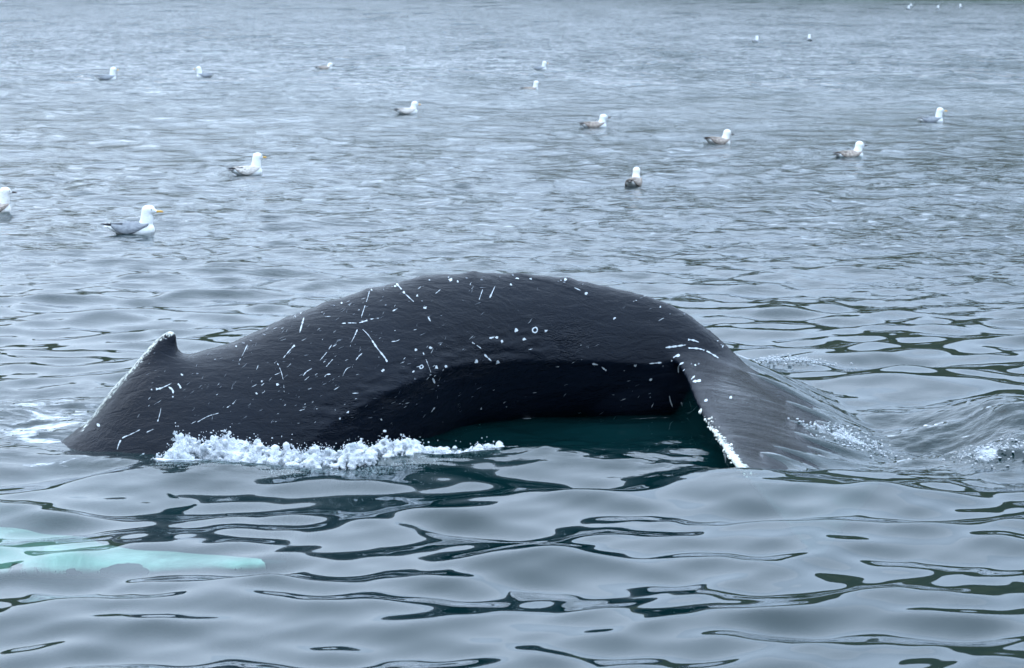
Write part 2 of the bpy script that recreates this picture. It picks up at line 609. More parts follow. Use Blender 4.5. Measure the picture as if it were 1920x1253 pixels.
def build_water():
    PXF = FPX * 1024 / 1920
    v_far, v_near = CAM_H / 4000.0, CAM_H / 8.0
    nr = int((v_near - v_far) * PXF / 0.80)
    rr = CAM_H / np.linspace(v_near, v_far, nr)
    inner = np.concatenate([np.array([0.3, 1.0, 2.0, 3.0]), np.linspace(3.5, 7.95, 46)])
    rr = np.concatenate([inner, rr])
    half = math.radians(16.5)
    dense = np.linspace(-half, half, 960)
    rest = np.linspace(half, 2 * math.pi - half, 72)[1:-1]
    th = np.concatenate([dense, rest])
    drr = np.gradient(rr)
    dth = np.gradient(np.concatenate([th, [th[0] + 2 * math.pi]]))[:-1]
    R, T = np.meshgrid(rr, th, indexing='ij')
    X, Y = R * np.sin(T), R * np.cos(T)
    DR = np.broadcast_to(drr[:, None], R.shape)
    DT = R * dth[None, :]
    h, sx, sy, ch, turb, foam = water_height(X, Y, DR, DT, True)
    m, n = R.shape
    V = np.stack([X + sx, Y + sy, h], -1).reshape(-1, 3)
    i, j = np.meshgrid(np.arange(m - 1), np.arange(n), indexing='ij')
    a = (i * n + j); b = (i * n + (j + 1) % n)
    Q = np.stack([a, b, b + n, a + n], -1).reshape(-1, 4)   # upward facing
    me = mesh_np("sea", V, Q)
    attr(me, "chop", np.clip(ch, 0, 1.3)); attr(me, "far", smooth(18, 75, R)); attr(me, "turb", turb); attr(me, "foam", foam)
    o = link("sea_water", me, MW)
    tag(o, kind="structure")
    return o


sea = build_water()
bm = bmesh.new()
bmesh.ops.create_circle(bm, cap_ends=True, segments=48, radius=4500)
me = bpy.data.meshes.new("seabed"); bm.to_mesh(me); bm.free()
o = link("seabed", me, M_bed); o.location = (0, 0, -9); tag(o, kind="structure")


def build_hills():
    az = np.radians(np.linspace(-75, 75, 260))
    s = np.linspace(0, 1, 26)
    A, S = np.meshgrid(az, s, indexing='ij')
    deg = np.degrees(A)
    r0 = 205 + 90 * smooth(10, -8, deg) + 18 * noise2(deg * 0.12, deg * 0 + 2.5, 61)
    el = np.radians(6.6 + 3.4 * smooth(-6, 9, deg) + 0.6 * noise2(deg * 0.10, deg * 0 + 0.5, 62) + 0.25 * noise2(deg * 0.5, deg * 0 + 0.5, 63))
    R = r0 + S * 90
    ridge = (r0 + 60) * np.tan(el)
    prof = np.where(S < 0.7, smooth(0, 0.7, S), 1 - 0.3 * smooth(0.7, 1, S))
    Z = -1.2 + (ridge + 1.2) * prof + 1.6 * fbm(R * 0.06 * np.sin(A), R * 0.06 * np.cos(A), 4, 64) * np.sin(np.pi * np.clip(S, 0, 1))
    V = np.stack([R * np.sin(A), R * np.cos(A), Z], -1).reshape(-1, 3)
    m, n = R.shape
    i, j = np.meshgrid(np.arange(m - 1), np.arange(n - 1), indexing='ij')
    a = i * n + j
    Q = np.stack([a, a + n, a + n + 1, a + 1], -1).reshape(-1, 4)
    o = link("hills", mesh_np("hills", V, Q), M_hill)
    tag(o, kind="structure")


build_hills()

# ------------------------------------------------------------------ whale
def whale_body():
    # back line seen against the water: photo x, photo y, distance
    top = [(150, 800, 13.02), (200, 757, 13.04), (260, 714, 13.06), (320, 682, 13.09), (372, 661, 13.13), (440, 640, 13.20),
           (520, 603, 13.29), (600, 572, 13.38), (690, 543, 13.48), (745, 529, 13.54), (800, 518, 13.60), (880, 512, 13.71), (970, 514, 13.83),
           (1060, 522, 13.89), (1150, 540, 13.94), (1220, 558, FY), (1280, 584, FY), (1340, 627, FY), (1382, 667, FY), (1430, 712, FY)]
    P = np.array([on_y(*p) for p in top])
    px = np.array([p[0] for p in top], float)
    # carried on under water on both sides
    P = np.vstack([[-5.4, 13.1, -0.75], [-4.4, 13.0, -0.62], [-3.4, 12.98, -0.48], [-2.68, 13.0, -0.24], P, [1.75, FY, -0.12], [2.0, FY, -0.27]])
    px = np.concatenate([[-600, -400, -200, 10], px, [1560, 1640]])
    a_c = ([-600, -400, -200, 10, 150, 365, 560, 800, 880, 1000, 1150, 1280, 1340, 1430, 1560, 1640],
           [0.50, 0.85, 0.95, 0.95, 0.86, 0.72, 0.55, 0.46, 0.435, 0.42, 0.375, 0.31, 0.25, 0.15, 0.05, 0.02])
    b_c = ([-600, -400, -200, 10, 150, 365, 560, 800, 1000, 1150, 1280, 1340, 1430, 1560, 1640],
           [0.45, 0.75, 0.80, 0.75, 0.62, 0.56, 0.50, 0.44, 0.345, 0.285, 0.225, 0.20, 0.17, 0.08, 0.03])
    s = np.concatenate([[0], np.cumsum(np.linalg.norm(np.diff(P[:, [0, 2]], axis=0), axis=1))])
    ss = np.linspace(0, s[-1], 240)
    X, Y, Z, PX = (spl(ss, s, q) for q in (P[:, 0], P[:, 1], P[:, 2], px))
    tx, tz = np.gradient(X), np.gradient(Z)
    # smoothed tangent keeps the rings from crossing
    ker = np.hanning(33); ker /= ker.sum()
    tx = np.convolve(np.pad(tx, 16, 'edge'), ker, 'valid'); tz = np.convolve(np.pad(tz, 16, 'edge'), ker, 'valid')
    L = np.hypot(tx, tz); tx /= L; tz /= L
    A, B = spl(PX, *a_c), spl(PX, *b_c)
    # knuckles of the spine along the ridge
    kn = 0.010 * np.exp(-((PX - 885) / 10.0) ** 2) + 0.008 * np.exp(-((PX - 975) / 14.0) ** 2) + 0.007 * np.exp(-((PX - 795) / 12.0) ** 2) + 0.006 * np.exp(-((PX - 1065) / 12.0) ** 2) + 0.006 * np.exp(-((PX - 690) / 10.0) ** 2) + 0.006 * np.exp(-((PX - 610) / 10.0) ** 2) + 0.005 * np.exp(-((PX - 535) / 9.0) ** 2)
    kn = kn + 0.003 * noise2(PX * 0.05, PX * 0 + 0.5, 71)
    ph = np.linspace(0, 2 * math.pi, 72, endpoint=False)
    rings = []
    for i in range(len(ss)):
        nx, nz = -tz[i], tx[i]
        cph, sph = np.cos(ph), np.sin(ph)
        w = B[i] * sph * (1 - 0.16 * np.clip(cph, 0, 1) ** 1.5 - 0.10 * np.clip(-cph, 0, 1) ** 2)
        # towards the tail the flank runs straight down to a shoulder and cuts under it
        w2 = B[i] * 1.06 * np.sign(sph) * np.where(cph > 0, np.clip(1 - cph, 0, 1) ** 0.66, np.sqrt(np.clip(1 - cph * cph, 0, 1)) * (1 - 0.34 * np.clip(-cph, 0, 1) ** 0.6))
        sh = 0.62 * float(smooth(430, 700, PX[i]) * (1 - smooth(1220, 1330, PX[i])))
        w = w * (1 - sh) + w2 * sh
        up = A[i] * (cph - 1) + kn[i] * np.clip(cph, 0, 1) ** 24 * 1.6
        rings.append(np.stack([X[i] + nx * up, Y[i] - w, Z[i] + nz * up], -1))
    return loft(rings)


def dorsal_fin():
    Lp = [(150, 812), (185, 762), (215, 722), (242, 694), (268, 663), (288, 641), (303, 629), (314, 622), (320, 620)]
    Rp = [(420, 720), (392, 690), (368, 668), (347, 665), (336, 658), (332, 649), (331, 638), (329, 628), (324, 621)]
    T = [0.34, 0.25, 0.17, 0.115, 0.085, 0.062, 0.048, 0.034, 0.014]
    q = np.linspace(0, 8, 33)
    Lq = np.stack([spl(q, range(9), [p[k] for p in Lp]) for k in (0, 1)], -1)
    Rq = np.stack([spl(q, range(9), [p[k] for p in Rp]) for k in (0, 1)], -1)
    Tq = spl(q, range(9), T)
    rings = []
    n = 20
    for i in range(len(q)):
        Lw, Rw = on_y(*Lq[i], 13.08), on_y(*Rq[i], 13.08)
        ring = []
        for j in range(2 * n):
            u = j / n if j < n else 2 - j / n
            sg = 1 if j < n else -1
            p = Lw + (Rw - Lw) * u
            th = Tq[i] * math.sqrt(max(0, 1 - (2 * u - 1) ** 2)) ** 0.9
            ring.append((p[0], p[1] - sg * th, p[2]))
        rings.append(ring)
    return loft(rings)


def keel():
    v, f = ico_np(4)
    return v * np.array([0.58, 0.17, 0.24]) + np.array([0.64, FY - 0.02, 0.175]), f


def flukes():
    rings = []
    n = 26
    for y in np.linspace(FY - 2.14, FY + 2.14, 120):
        v = abs(y - FY)
        lx, lz, tx, tz = (float(spl(v, _v, q)) for q in (_lx, _lz, _tx, _tz))
        if v < 0.3:   # notch
            tx -= 0.12 * (1 - v / 0.3) ** 2
        thick = 0.075 * (1 - v / 2.4) + 0.012
        ring = []
        for j in range(2 * n):
            u = j / n if j < n else 2 - j / n
            x = lx + (tx - lx) * (0.5 - 0.5 * math.cos(math.pi * u))
            zt = float(fluke_at(x, y)[0])
            prof = max(0.0, 1.48 * math.sqrt(max(0, (x - lx) / (tx - lx))) * (1 - (x - lx) / (tx - lx)) ** 0.8)
            z = zt if j < n else zt - thick * prof * 1.6 - 0.012
            if j == 0 or j == n: z = zt - 0.004
            ring.append((x, y, z))
        rings.append(ring)
    return loft(rings)


FLIP = {}


def flipper():
    # the long white flipper held out under the surface towards the boat
    c = np.array([[-3.55, 12.75, -0.80], [-3.1, 12.2, -0.42], [-2.6, 11.35, -0.28], [-2.1, 10.85, -0.24], [-1.65, 10.62, -0.21], [-1.25, 10.52, -0.19], [-0.98, 10.47, -0.18]])
    wd = [0.30, 0.34, 0.36, 0.30, 0.20, 0.10, 0.015]
    c[1:] += np.array([[0, 0.25, 0], [0, 0.45, 0], [0, 0.5, 0], [0, 0.5, 0], [0, 0.5, 0], [0, 0.5, 0]])
    q = np.linspace(0, 6, 60)
    C = np.stack([spl(q, range(7), c[:, k]) for k in range(3)], -1)
    W = spl(q, range(7), wd)
    FLIP['c'], FLIP['w'] = C, W
    T = np.gradient(C, axis=0); T /= np.linalg.norm(T, axis=1)[:, None]
    rings = []
    ph = np.linspace(0, 2 * math.pi, 24, endpoint=False)
    for i in range(len(q)):
        side = np.cross(T[i], [0, 0, 1]); side /= np.linalg.norm(side)
        up = np.cross(side, T[i])
        k = 1 + 0.16 * math.sin(q[i] * 5.0) + 0.10 * math.sin(q[i] * 11.0 + 1.0)
        kb = 1 + 0.14 * math.sin(q[i] * 4.1 + 2.0) + 0.08 * math.sin(q[i] * 9.3)
        rings.append([C[i] + side * math.cos(a) * W[i] * (k if math.cos(a) > 0 else kb) + up * math.sin(a) * (0.018 + 0.16 * W[i]) for a in ph])
    return loft(rings)


WHALE_LABEL = "dark grey humpback whale arching its back out of the sea, flukes just entering the water"
wme = union_mesh("whale", [whale_body(), keel(), dorsal_fin(), flukes(), flipper()], 0.0125, 4, 0.5)
WV = verts_np(wme).astype(float)


def ease(me, V, wgt, iters):
    """melt the joins of fin and flukes into the body"""
    E = np.empty(len(me.edges) * 2, dtype=np.int32); me.edges.foreach_get("vertices", E)
    a, b = E[0::2], E[1::2]
    cnt = np.bincount(np.concatenate([a, b]), minlength=len(V))[:, None]
    V = V.copy()
    for _ in range(iters):
        avg = np.stack([np.bincount(a, V[b, k], len(V)) + np.bincount(b, V[a, k], len(V)) for k in range(3)], -1) / cnt
        V += (avg - V) * wgt[:, None]
    return V


_fx = 960 + FPX * WV[:, 0] / WV[:, 1]
_fy = 626.5 - FPX * np.tan(np.arctan2(WV[:, 2] - CAM_H, WV[:, 1]) + PITCH)
_wb = np.exp(-((_fx - 290) / 120.0) ** 4) * smooth(640, 690, _fy) * (1 - 0.85 * np.exp(-((WV[:, 1] - 13.08) / 0.05) ** 2))
_zf, _cf, _vf = fluke_at(WV[:, 0], WV[:, 1])
_wb = np.maximum(_wb, np.exp(-((WV[:, 1] - FY) / 0.85) ** 4) * smooth(0.75, 0.95, WV[:, 0]) * (1 - smooth(1.9, 2.1, WV[:, 0])) * 0.8 * smooth(0.0, 0.10, np.abs(WV[:, 1] - FY)))
WV = ease(wme, WV, np.clip(_wb, 0, 1) * 0.6, 70)
# creased skin where the flank turns under
_px = 960 + FPX * WV[:, 0] / WV[:, 1]
_zs = spl(np.clip(_px, 430, 1300), [430, 560, 700, 800, 900, 1050, 1300], [-0.05, 0.10, 0.25, 0.36, 0.41, 0.42, 0.40])
_cr = np.exp(-((WV[:, 2] - _zs) / 0.11) ** 2) * smooth(470, 620, _px) * (1 - smooth(1000, 1150, _px)) * (WV[:, 1] < 13.7)
_cn = noise2(WV[:, 0] * 7 + 3 * WV[:, 2], WV[:, 2] * 22, 101) + 0.7 * noise2(WV[:, 0] * 17, WV[:, 2] * 48, 102)
WV[:, 1] -= 0.0065 * _cr * _cn
WV[:, 2] += 0.0045 * _cr * _cn
# low folds and slow unevenness over the whole flank
_lf = noise2(WV[:, 0] * 1.6 + 2.0 * WV[:, 2], WV[:, 2] * 3.5, 103) + 0.4 * noise2(WV[:, 0] * 5, WV[:, 2] * 9, 104)
WV[:, 1] -= 0.007 * _lf * (WV[:, 1] < FY - 0.15) * smooth(-0.15, 0.05, WV[:, 2]) * (1 - smooth(0.9, 1.1, WV[:, 0]))
wme.vertices.foreach_set("co", WV.astype(np.float32).ravel())
wme.update()


def seg_dist(V, pts):
    d = np.full(len(V), 9.0)
    for a, b in zip(pts[:-1], pts[1:]):
        ab = b - a
        t = np.clip(((V - a) @ ab) / (ab @ ab), 0, 1)
        d = np.minimum(d, np.linalg.norm(V - a - t[:, None] * ab, axis=1))
    return d


fin_edge = np.array([on_y(*p, 13.07) for p in [(160, 792), (185, 762), (215, 722), (242, 694), (268, 663), (288, 641), (303, 629), (314, 622), (322, 621)]])
flat = np.array([1.0, 0.12, 1.0])
d_fin = seg_dist(WV * flat, fin_edge * flat)
le = np.array([[float(spl(v, _v, _lx)), FY - v, float(spl(v, _v, _lz))] for v in np.linspace(0.75, 2.1, 20)])
d_le = seg_dist(WV, le)
vle = np.clip((FY - WV[:, 1] - 0.8) / 1.0, 0, 1)
white = np.maximum(1.0 * np.exp(-(d_fin / 0.05) ** 2), (0.75 + 0.6 * vle) * np.exp(-(d_le / (0.025 + 0.055 * vle)) ** 2) * (vle > 0) * smooth(-0.03, 0.015, WV[:, 2]))
is_flip = smooth(12.25, 11.9, WV[:, 1]) * (WV[:, 0] < -0.5) * (WV[:, 2] < 0.0)
fi = np.where(is_flip > 0)[0]
dd = np.linalg.norm(WV[fi][:, None, :2] - FLIP['c'][None, :, :2], axis=2)
kk = dd.argmin(1)
ef = dd[np.arange(len(fi)), kk] / (FLIP['w'][kk] + 0.03)
ef = ef + 0.30 * fbm(WV[fi, 0] * 3.2, WV[fi, 1] * 4.5, 3, 111)
pale = np.zeros(len(WV)); pale[fi] = is_flip[fi] * (1 - smooth(0.55, 1.02, ef)) * (1 - smooth(50, 57, kk + 4 * noise2(WV[fi, 0] * 9, WV[fi, 1] * 9, 113)))
white = np.maximum(white, 2.2 * pale)
pxv = 960 + FPX * WV[:, 0] / WV[:, 1]
zf, cf, vf = fluke_at(WV[:, 0], WV[:, 1])
onfl = smooth(0.02, 0.15, cf) * (np.abs(WV[:, 2] - zf) < 0.06) * (vf > 0.10)
wr = np.exp(-((WV[:, 2] - (0.10 + 0.30 * smooth(500, 1000, pxv))) / 0.13) ** 2) * smooth(480, 620, pxv) * (1 - smooth(1080, 1200, pxv))
attr(wme, "white", white)
attr(wme, "wrinkle", wr * (1 - onfl))
attr(wme, "film", onfl)
whale = link("humpback_whale", wme, MS)
tag(whale, WHALE_LABEL, "whale")

polys = np.empty(len(wme.loops), dtype=np.int32)
wme.loops.foreach_get("vertex_index", polys)
BVH = BVHTree.FromPolygons([tuple(p) for p in WV], [tuple(wme.polygons[i].vertices) for i in range(len(wme.polygons))])
CAMP = Vector((0, 0, CAM_H))


def hit(px, py, lift=0.0016):
    d = Vector(ray(px, py)).normalized()
    loc, nrm, idx, dist = BVH.ray_cast(CAMP, d)
    if loc is None:
        return None
    return loc + nrm * lift


class Decals:
    def __init__(self):
        self.V, self.F = [], []

    def stroke(self, pts, w0, w1=None, jag=0.35, broken=0.0):
        w1 = w0 if w1 is None else w1
        P = np.array(pts, float)
        s = np.concatenate([[0], np.cumsum(np.linalg.norm(np.diff(P, axis=0), axis=1))])
        n = max(3, int(s[-1] / 2.2))
        q = np.linspace(0, s[-1], n)
        x, y = (spl(q, s, P[:, k]) if len(P) > 2 else np.interp(q, s, P[:, k]) for k in (0, 1))
        dx, dy = np.gradient(x), np.gradient(y)
        L = np.hypot(dx, dy); nx, ny = -dy / L, dx / L
        wd = (w0 + (w1 - w0) * q / s[-1]) * (1 + jag * np.array([random.uniform(-1, 1) for _ in q])) * 0.5
        wd *= np.clip(np.minimum(q, s[-1] - q) / 3.0 + 0.35, 0, 1)
        prev = None
        for i in range(n):
            if broken and random.random() < broken:
                prev = None
                continue
            a, b = hit(x[i] + nx[i] * wd[i], y[i] + ny[i] * wd[i]), hit(x[i] - nx[i] * wd[i], y[i] - ny[i] * wd[i])
            if a is None or b is None or (a - b).length > 0.12:
                prev = None
                continue
            k = len(self.V); self.V += [a[:], b[:]]
            if prev is not None and (Vector(self.V[prev]) - a).length < 0.1:
                self.F.append((prev, prev + 1, k + 1, k))
            prev = k

    def blob(self, px, py, r, rough=0.5, asp=1.0, rot=0.0, ring=0.0):
        n = 10
        out = []
        for j in range(n):
            a = 2 * math.pi * j / n
            rr = r * (1 + random.uniform(-rough, rough))
            u, v = rr * math.cos(a) * asp, rr * math.sin(a)
            out.append((u * math.cos(rot) - v * math.sin(rot), u * math.sin(rot) + v * math.cos(rot)))
        O = [hit(px + u, py + v) for u, v in out]
        if any(p is None for p in O): return
        if max((p - O[0]).length for p in O) > 0.2: return
        k = len(self.V)
        self.V += [p[:] for p in O]
        if ring:
            I = [hit(px + u * ring, py + v * ring) for u, v in out]
            self.V += [p[:] for p in I]
            for j in range(n):
                self.F.append((k + j, k + (j + 1) % n, k + n + (j + 1) % n, k + n + j))
        else:
            c = hit(px, py)
            if c is None: return
            self.V.append(c[:])
            for j in range(n):
                self.F.append((k + j, k + (j + 1) % n, k + n))

    def build(self, name, mat, parent, label=None):
        me = bpy.data.meshes.new(name)
        me.from_pydata(self.V, [], self.F)
        o = link(name, me, mat, parent)
        tag(o, label, kind="stuff")
        return o


D = Decals()
FA = Decals()
# long scars, read off the flank one by one
for pts, a, b in [
    ([(693, 546), (690, 557), (686, 569), (681, 584), (677, 596)], 2.2, 1.5), ([(670, 618), (665, 630), (658, 643)], 2.6, 1.2),
    ([(641, 607), (657, 606), (672, 606), (686, 602), (696, 599), (711, 597)], 2.2, 3.4), ([(743, 532), (751, 541), (759, 551)], 4.5, 4), ([(759, 551), (770, 561), (781, 571)], 1.6, 2.4),
    ([(697, 638), (707, 653), (715, 663), (722, 672), (727, 681)], 2.8, 3.6), ([(680, 618), (690, 628), (697, 638)], 1.2, 1.6),
    ([(734, 641), (743, 640), (750, 637)], 2.6, 1.6), ([(736, 584), (745, 579)], 3.6, 2.5), ([(918, 559), (923, 548), (928, 537)], 3.4, 1.2), ([(898, 563), (901, 554), (905, 543)], 2.8, 1.0),
    ([(883, 641), (894, 648), (906, 657)], 3.2, 2.0), ([(905, 661), (911, 668), (921, 677)], 4.4, 2.4), ([(793, 661), (800, 678), (808, 699)], 2.2, 1.0), ([(809, 704), (815, 719)], 3.0, 5.0),
    ([(802, 594), (807, 603)], 3.4, 1.6), ([(283, 731), (300, 729), (312, 724), (322, 719)], 5.5, 1.6), ([(316, 726), (323, 731), (325, 738), (324, 746)], 3.0, 5.0), ([(332, 718), (337, 724), (340, 731)], 3.0, 4.5),
    ([(220, 843), (223, 833), (230, 822), (245, 815), (263, 806)], 3.4, 1.8), ([(295, 793), (299, 780), (302, 766)], 3.0, 1.6), ([(275, 811), (288, 805)], 3.4, 2.4), ([(262, 855), (271, 850)], 2.4, 2.4),
    ([(562, 624), (566, 610), (570, 596)], 3.0, 4.5), ([(449, 677), (457, 662), (464, 647)], 1.2, 2.2), ([(531, 672), (541, 660), (551, 649)], 1.0, 2.6), ([(520, 681), (527, 697), (531, 712)], 2.0, 1.6), ([(532, 722), (533, 736)], 1.8, 1.4),
    ([(600, 676), (611, 663), (622, 647)], 1.2, 1.8), ([(567, 707), (574, 698), (585, 691)], 2.0, 2.0), ([(607, 694), (615, 684), (624, 674)], 2.2, 1.2), ([(606, 712), (612, 703), (620, 702)], 2.4, 2.0),
    ([(667, 676), (673, 668), (679, 663)], 2.0, 1.6), ([(642, 706), (650, 692), (658, 688)], 1.4, 1.4), ([(1077, 540), (1088, 545)], 2.4, 2.4), ([(1248, 652), (1265, 650), (1286, 647)], 4.6, 3.0), ([(1285, 637), (1298, 638), (1310, 642)], 6.5, 4.0),
    ([(1290, 653), (1308, 654), (1323, 658), (1336, 665), (1347, 672)], 3.0, 4.0), ([(1259, 678), (1264, 670), (1275, 666)], 5.5, 6.0), ([(1272, 699), (1273, 686), (1284, 679)], 3.0, 5.0), ([(1281, 696), (1287, 690)], 4.5, 4.0),
    ([(1299, 716), (1308, 715), (1319, 713)], 6.5, 3.5), ([(1296, 712), (1303, 705)], 4.5, 3.0), ([(1217, 682), (1228, 681), (1240, 680)], 3.6, 4.0), ([(1110, 682), (1121, 684)], 4.0, 3.0), ([(1128, 688), (1134, 693), (1139, 696)], 3.6, 4.0),
    ([(1042, 688), (1057, 687)], 2.0, 2.6), ([(1255, 742), (1257, 752), (1261, 763)], 2.6, 3.4), ([(1277, 753), (1281, 767)], 3.4, 3.6), ([(1293, 752), (1296, 767)], 3.2, 3.0), ([(806, 777), (811, 769), (815, 764)], 1.4, 3.0),
    ([(588, 796), (592, 790)], 3.0, 2.0), ([(370, 792), (390, 781), (410, 775)], 1.4, 1.4), ([(425, 765), (437, 757), (443, 750)], 1.6, 2.0)]:
    D.stroke(pts, a * 0.66, b * 0.6, 0.7, 0.07)
for px_, py_, r_ in [(184, 798, 5), (782, 555, 3.4), (791, 565, 2), (797, 578, 4), (845, 525, 5), (858, 528, 3), (933, 679, 4.5), (718, 695, 4), (775, 697, 3.4), (818, 689, 4.2), (836, 688, 4), (780, 656, 3.6), (807, 652, 3.6), (778, 711, 2.2),
                    (921, 634, 3.6), (931, 633, 3.8), (941, 641, 5), (967, 620, 5.5), (983, 636, 4), (1023, 621, 4), (893, 678, 4.5), (1152, 597, 4), (1099, 551, 3.5), (1060, 524, 4.5), (1370, 746, 3.6), (1191, 686, 3.2), (1220, 712, 3.4), (1219, 745, 2),
                    (1310, 683, 2.4), (1304, 685, 2.6), (1296, 683, 2), (1323, 752, 4), (902, 766, 2.6), (949, 763, 2), (781, 758, 2), (652, 773, 2.6), (637, 785, 2.6), (715, 787, 2.6), (741, 537, 3), (551, 649, 2.6), (958, 534, 3), (995, 523, 3), (903, 525, 2.4), (735, 538, 2), (719, 544, 2), (723, 572, 2.2), (448, 683, 2.4), (341, 703, 3), (370, 701, 2.4), (520, 721, 4), (491, 716, 2.6), (481, 738, 3), (1256, 589, 2), (1283, 588, 2), (1316, 604, 2.4), (1355, 650, 2.6)]:
    (D if r_ > 2.5 else FA).blob(px_, py_, r_ * 0.6, asp=random.uniform(0.9, 1.5), rot=random.uniform(-0.9, 0.3))
D.blob(790, 688, 4.4, 0.15, ring=0.5); D.blob(1003, 619, 6.0, 0.12, ring=0.6)
# scuffs and flecks running with the body, thickest on the front half
for i in range(430):
    px_ = random.choice([random.uniform(250, 720), random.uniform(400, 900), random.uniform(250, 1250)])
    py_ = random.uniform(530, 800)
    L_ = random.choice([2.5, 4, 5, 7, 10]) * random.uniform(0.7, 1.3)
    an = math.radians(random.gauss(-36, 20))
    (D if random.random() < 0.3 else FA).stroke([(px_, py_), (px_ + L_ * 0.5 * math.cos(an) + random.uniform(-0.6, 0.6), py_ + L_ * 0.5 * math.sin(an)), (px_ + L_ * math.cos(an), py_ + L_ * math.sin(an))],
             random.uniform(0.4, 1.3), random.uniform(0.3, 0.9), 0.6)
for i in range(24):   # pale nicks along the ridge
    t_ = random.uniform(420, 1380)
    yb = float(spl(t_, [420, 520, 600, 690, 800, 880, 970, 1060, 1150, 1220, 1280, 1340, 1382], [648, 603, 572, 543, 518, 512, 514, 522, 540, 558, 584, 627, 667]))
    (D if random.random() < 0.5 else FA).blob(t_, yb + 2 + abs(random.gauss(0, 9)), random.uniform(0.6, 1.5), asp=random.uniform(1, 2.4), rot=random.uniform(-0.6, 0.6))
FA.build("faint_scuffs", M_faint, whale, "faint grey scuffs on the dark skin")
D.build("skin_scars", M_scar, whale, "white scratches, nicks and round scars on the dark skin")


def lumps_mesh(name, centres, radii, sub=1, jitter=0.25, squash=None, smooth_shade=True):
    v, f = ico_np(sub)
    n = len(centres)
    J = 1 + RNG.uniform(-jitter, jitter, (n, len(v), 1))
    sc = np.ones((n, 1, 3)) if squash is None else squash[:, None, :]
    V = centres[:, None, :] + v[None] * J * np.asarray(radii)[:, None, None] * sc
    F = f[None] + (np.arange(n) * len(v))[:, None, None]
    return mesh_np(name, V.reshape(-1, 3), F.reshape(-1, 3), smooth_shade)


# barnacles along the near fluke's leading edge
cs, rs = [], []
for i in range(100):
    v = random.uniform(0.85, 1.82)
    if random.random() > 0.25 + 0.75 * (v - 0.85): continue
    x = float(spl(v, _v, _lx)) + random.uniform(-0.008, 0.05 + 0.05 * (v - 0.8)) * random.random()
    y = FY - v
    z = float(fluke_at(x, y)[0])
    cs.append((x, y, z - 0.004)); rs.append(random.uniform(0.003, 0.0085))
tag(link("barnacles", lumps_mesh("barnacles", np.array(cs), rs, 1, 0.4, RNG.uniform(0.5, 1.9, (len(cs), 3))), M_barn, whale), kind="stuff")

# ------------------------------------------------------------------ breaking water
BT = ([285, 300, 330, 380, 420, 450, 490, 520, 600, 660, 720, 800, 870, 950, 1010],
      [0.00, 0.05, 0.13, 0.15, 0.11, 0.12, 0.08, 0.08, 0.11, 0.11, 0.085, 0.055, 0.03, 0.012, 0.0])
BB = ([285, 330, 380, 450, 520, 600, 660, 720, 800, 870, 950, 1010], [874, 876, 876, 870, 884, 890, 890, 882, 870, 860, 854, 852])


def foam_points(n, r_, hmax, tlo=0.0, thi=1.0):
    """points inside the heap of froth: along the bank, across it and up into it"""
    pxr = r_.uniform(290, 935, n)
    t = tlo + (thi - tlo) * r_.beta(1.5, 1.5, n)
    tab = np.linspace(285, 945, 240)
    tb = np.array([on_z(p, float(spl(p, *BB))) for p in tab])
    b = np.stack([np.interp(pxr, tab, tb[:, k]) for k in range(3)], -1)
    H = np.clip(spl(pxr, *BT), 0, 1)
    x = b[:, 0] + r_.normal(0, 0.015, n)
    y = b[:, 1] + 0.05 * fbm(b[:, 0] * 4, b[:, 0] * 0 + 0.3, 4, 79) + 0.40 * t
    n1 = fbm(x * 5.0, y * 6.0, 4, 81, 0.6)
    top = H * np.sin(np.pi * np.clip(t, 0, 1) ** 0.85) * np.clip(0.75 + 0.95 * n1, 0.08, 1.6)
    dense = np.clip(H / 0.10, 0.0, 1) * np.clip(0.62 + 1.3 * n1, 0.03, 1)
    z = water_height(x, y) - 0.010 + top * hmax(r_, n)
    return np.stack([x, y - 0.12 * top, z], -1), dense, top


def foam_bank():
    r_ = np.random.default_rng(23)
    C, R = [], []
    for n, lo, hi in ((1500, 0.010, 0.024), (9000, 0.005, 0.011)):
        P, dense, top = foam_points(n, r_, lambda q, k: q.random(k) ** 0.6)
        ok = r_.random(n) < dense
        C.append(P[ok]); R.append(r_.uniform(lo, hi, ok.sum()))
    C, R = np.concatenate(C), np.concatenate(R)
    v, f = ico_np(1)
    V = C[:, None, :] + v[None] * R[:, None, None] * r_.uniform(0.65, 1.35, (len(C), 1, 3)) * (1 + r_.uniform(-0.2, 0.2, (len(C), len(v), 1)))
    F = f[None] + (np.arange(len(C)) * len(v))[:, None, None]
    me = union_mesh("breaking_foam", [(V.reshape(-1, 3).tolist(), F.reshape(-1, 3).tolist())], 0.0056, 1, 0.3)
    o = link("breaking_foam", me, M_foam)
    tag(o, "white breaking foam piled against the whale's near flank", "foam", kind="stuff")
    # loose bubbles and drops on and above it
    P, dense, top = foam_points(11000, r_, lambda q, k: 0.9 + np.abs(q.normal(0, 0.14, k)), -0.45, 1.1)
    P[:, 2] += (r_.random(len(P)) < 0.04) * r_.random(len(P)) * 0.05
    ok = r_.random(len(P)) < np.clip(dense + 0.12, 0, 1)
    P = P[ok]
    rad = np.where(r_.random(len(P)) < 0.05, r_.uniform(0.004, 0.006, len(P)), r_.uniform(0.0012, 0.0034, len(P)))
    o2 = link("spray_drops", lumps_mesh("spray_drops", P, rad, 1, 0.3, r_.uniform(0.6, 1.5, (len(P), 3))), M_foam, o)
    tag(o2, kind="stuff")


foam_bank()


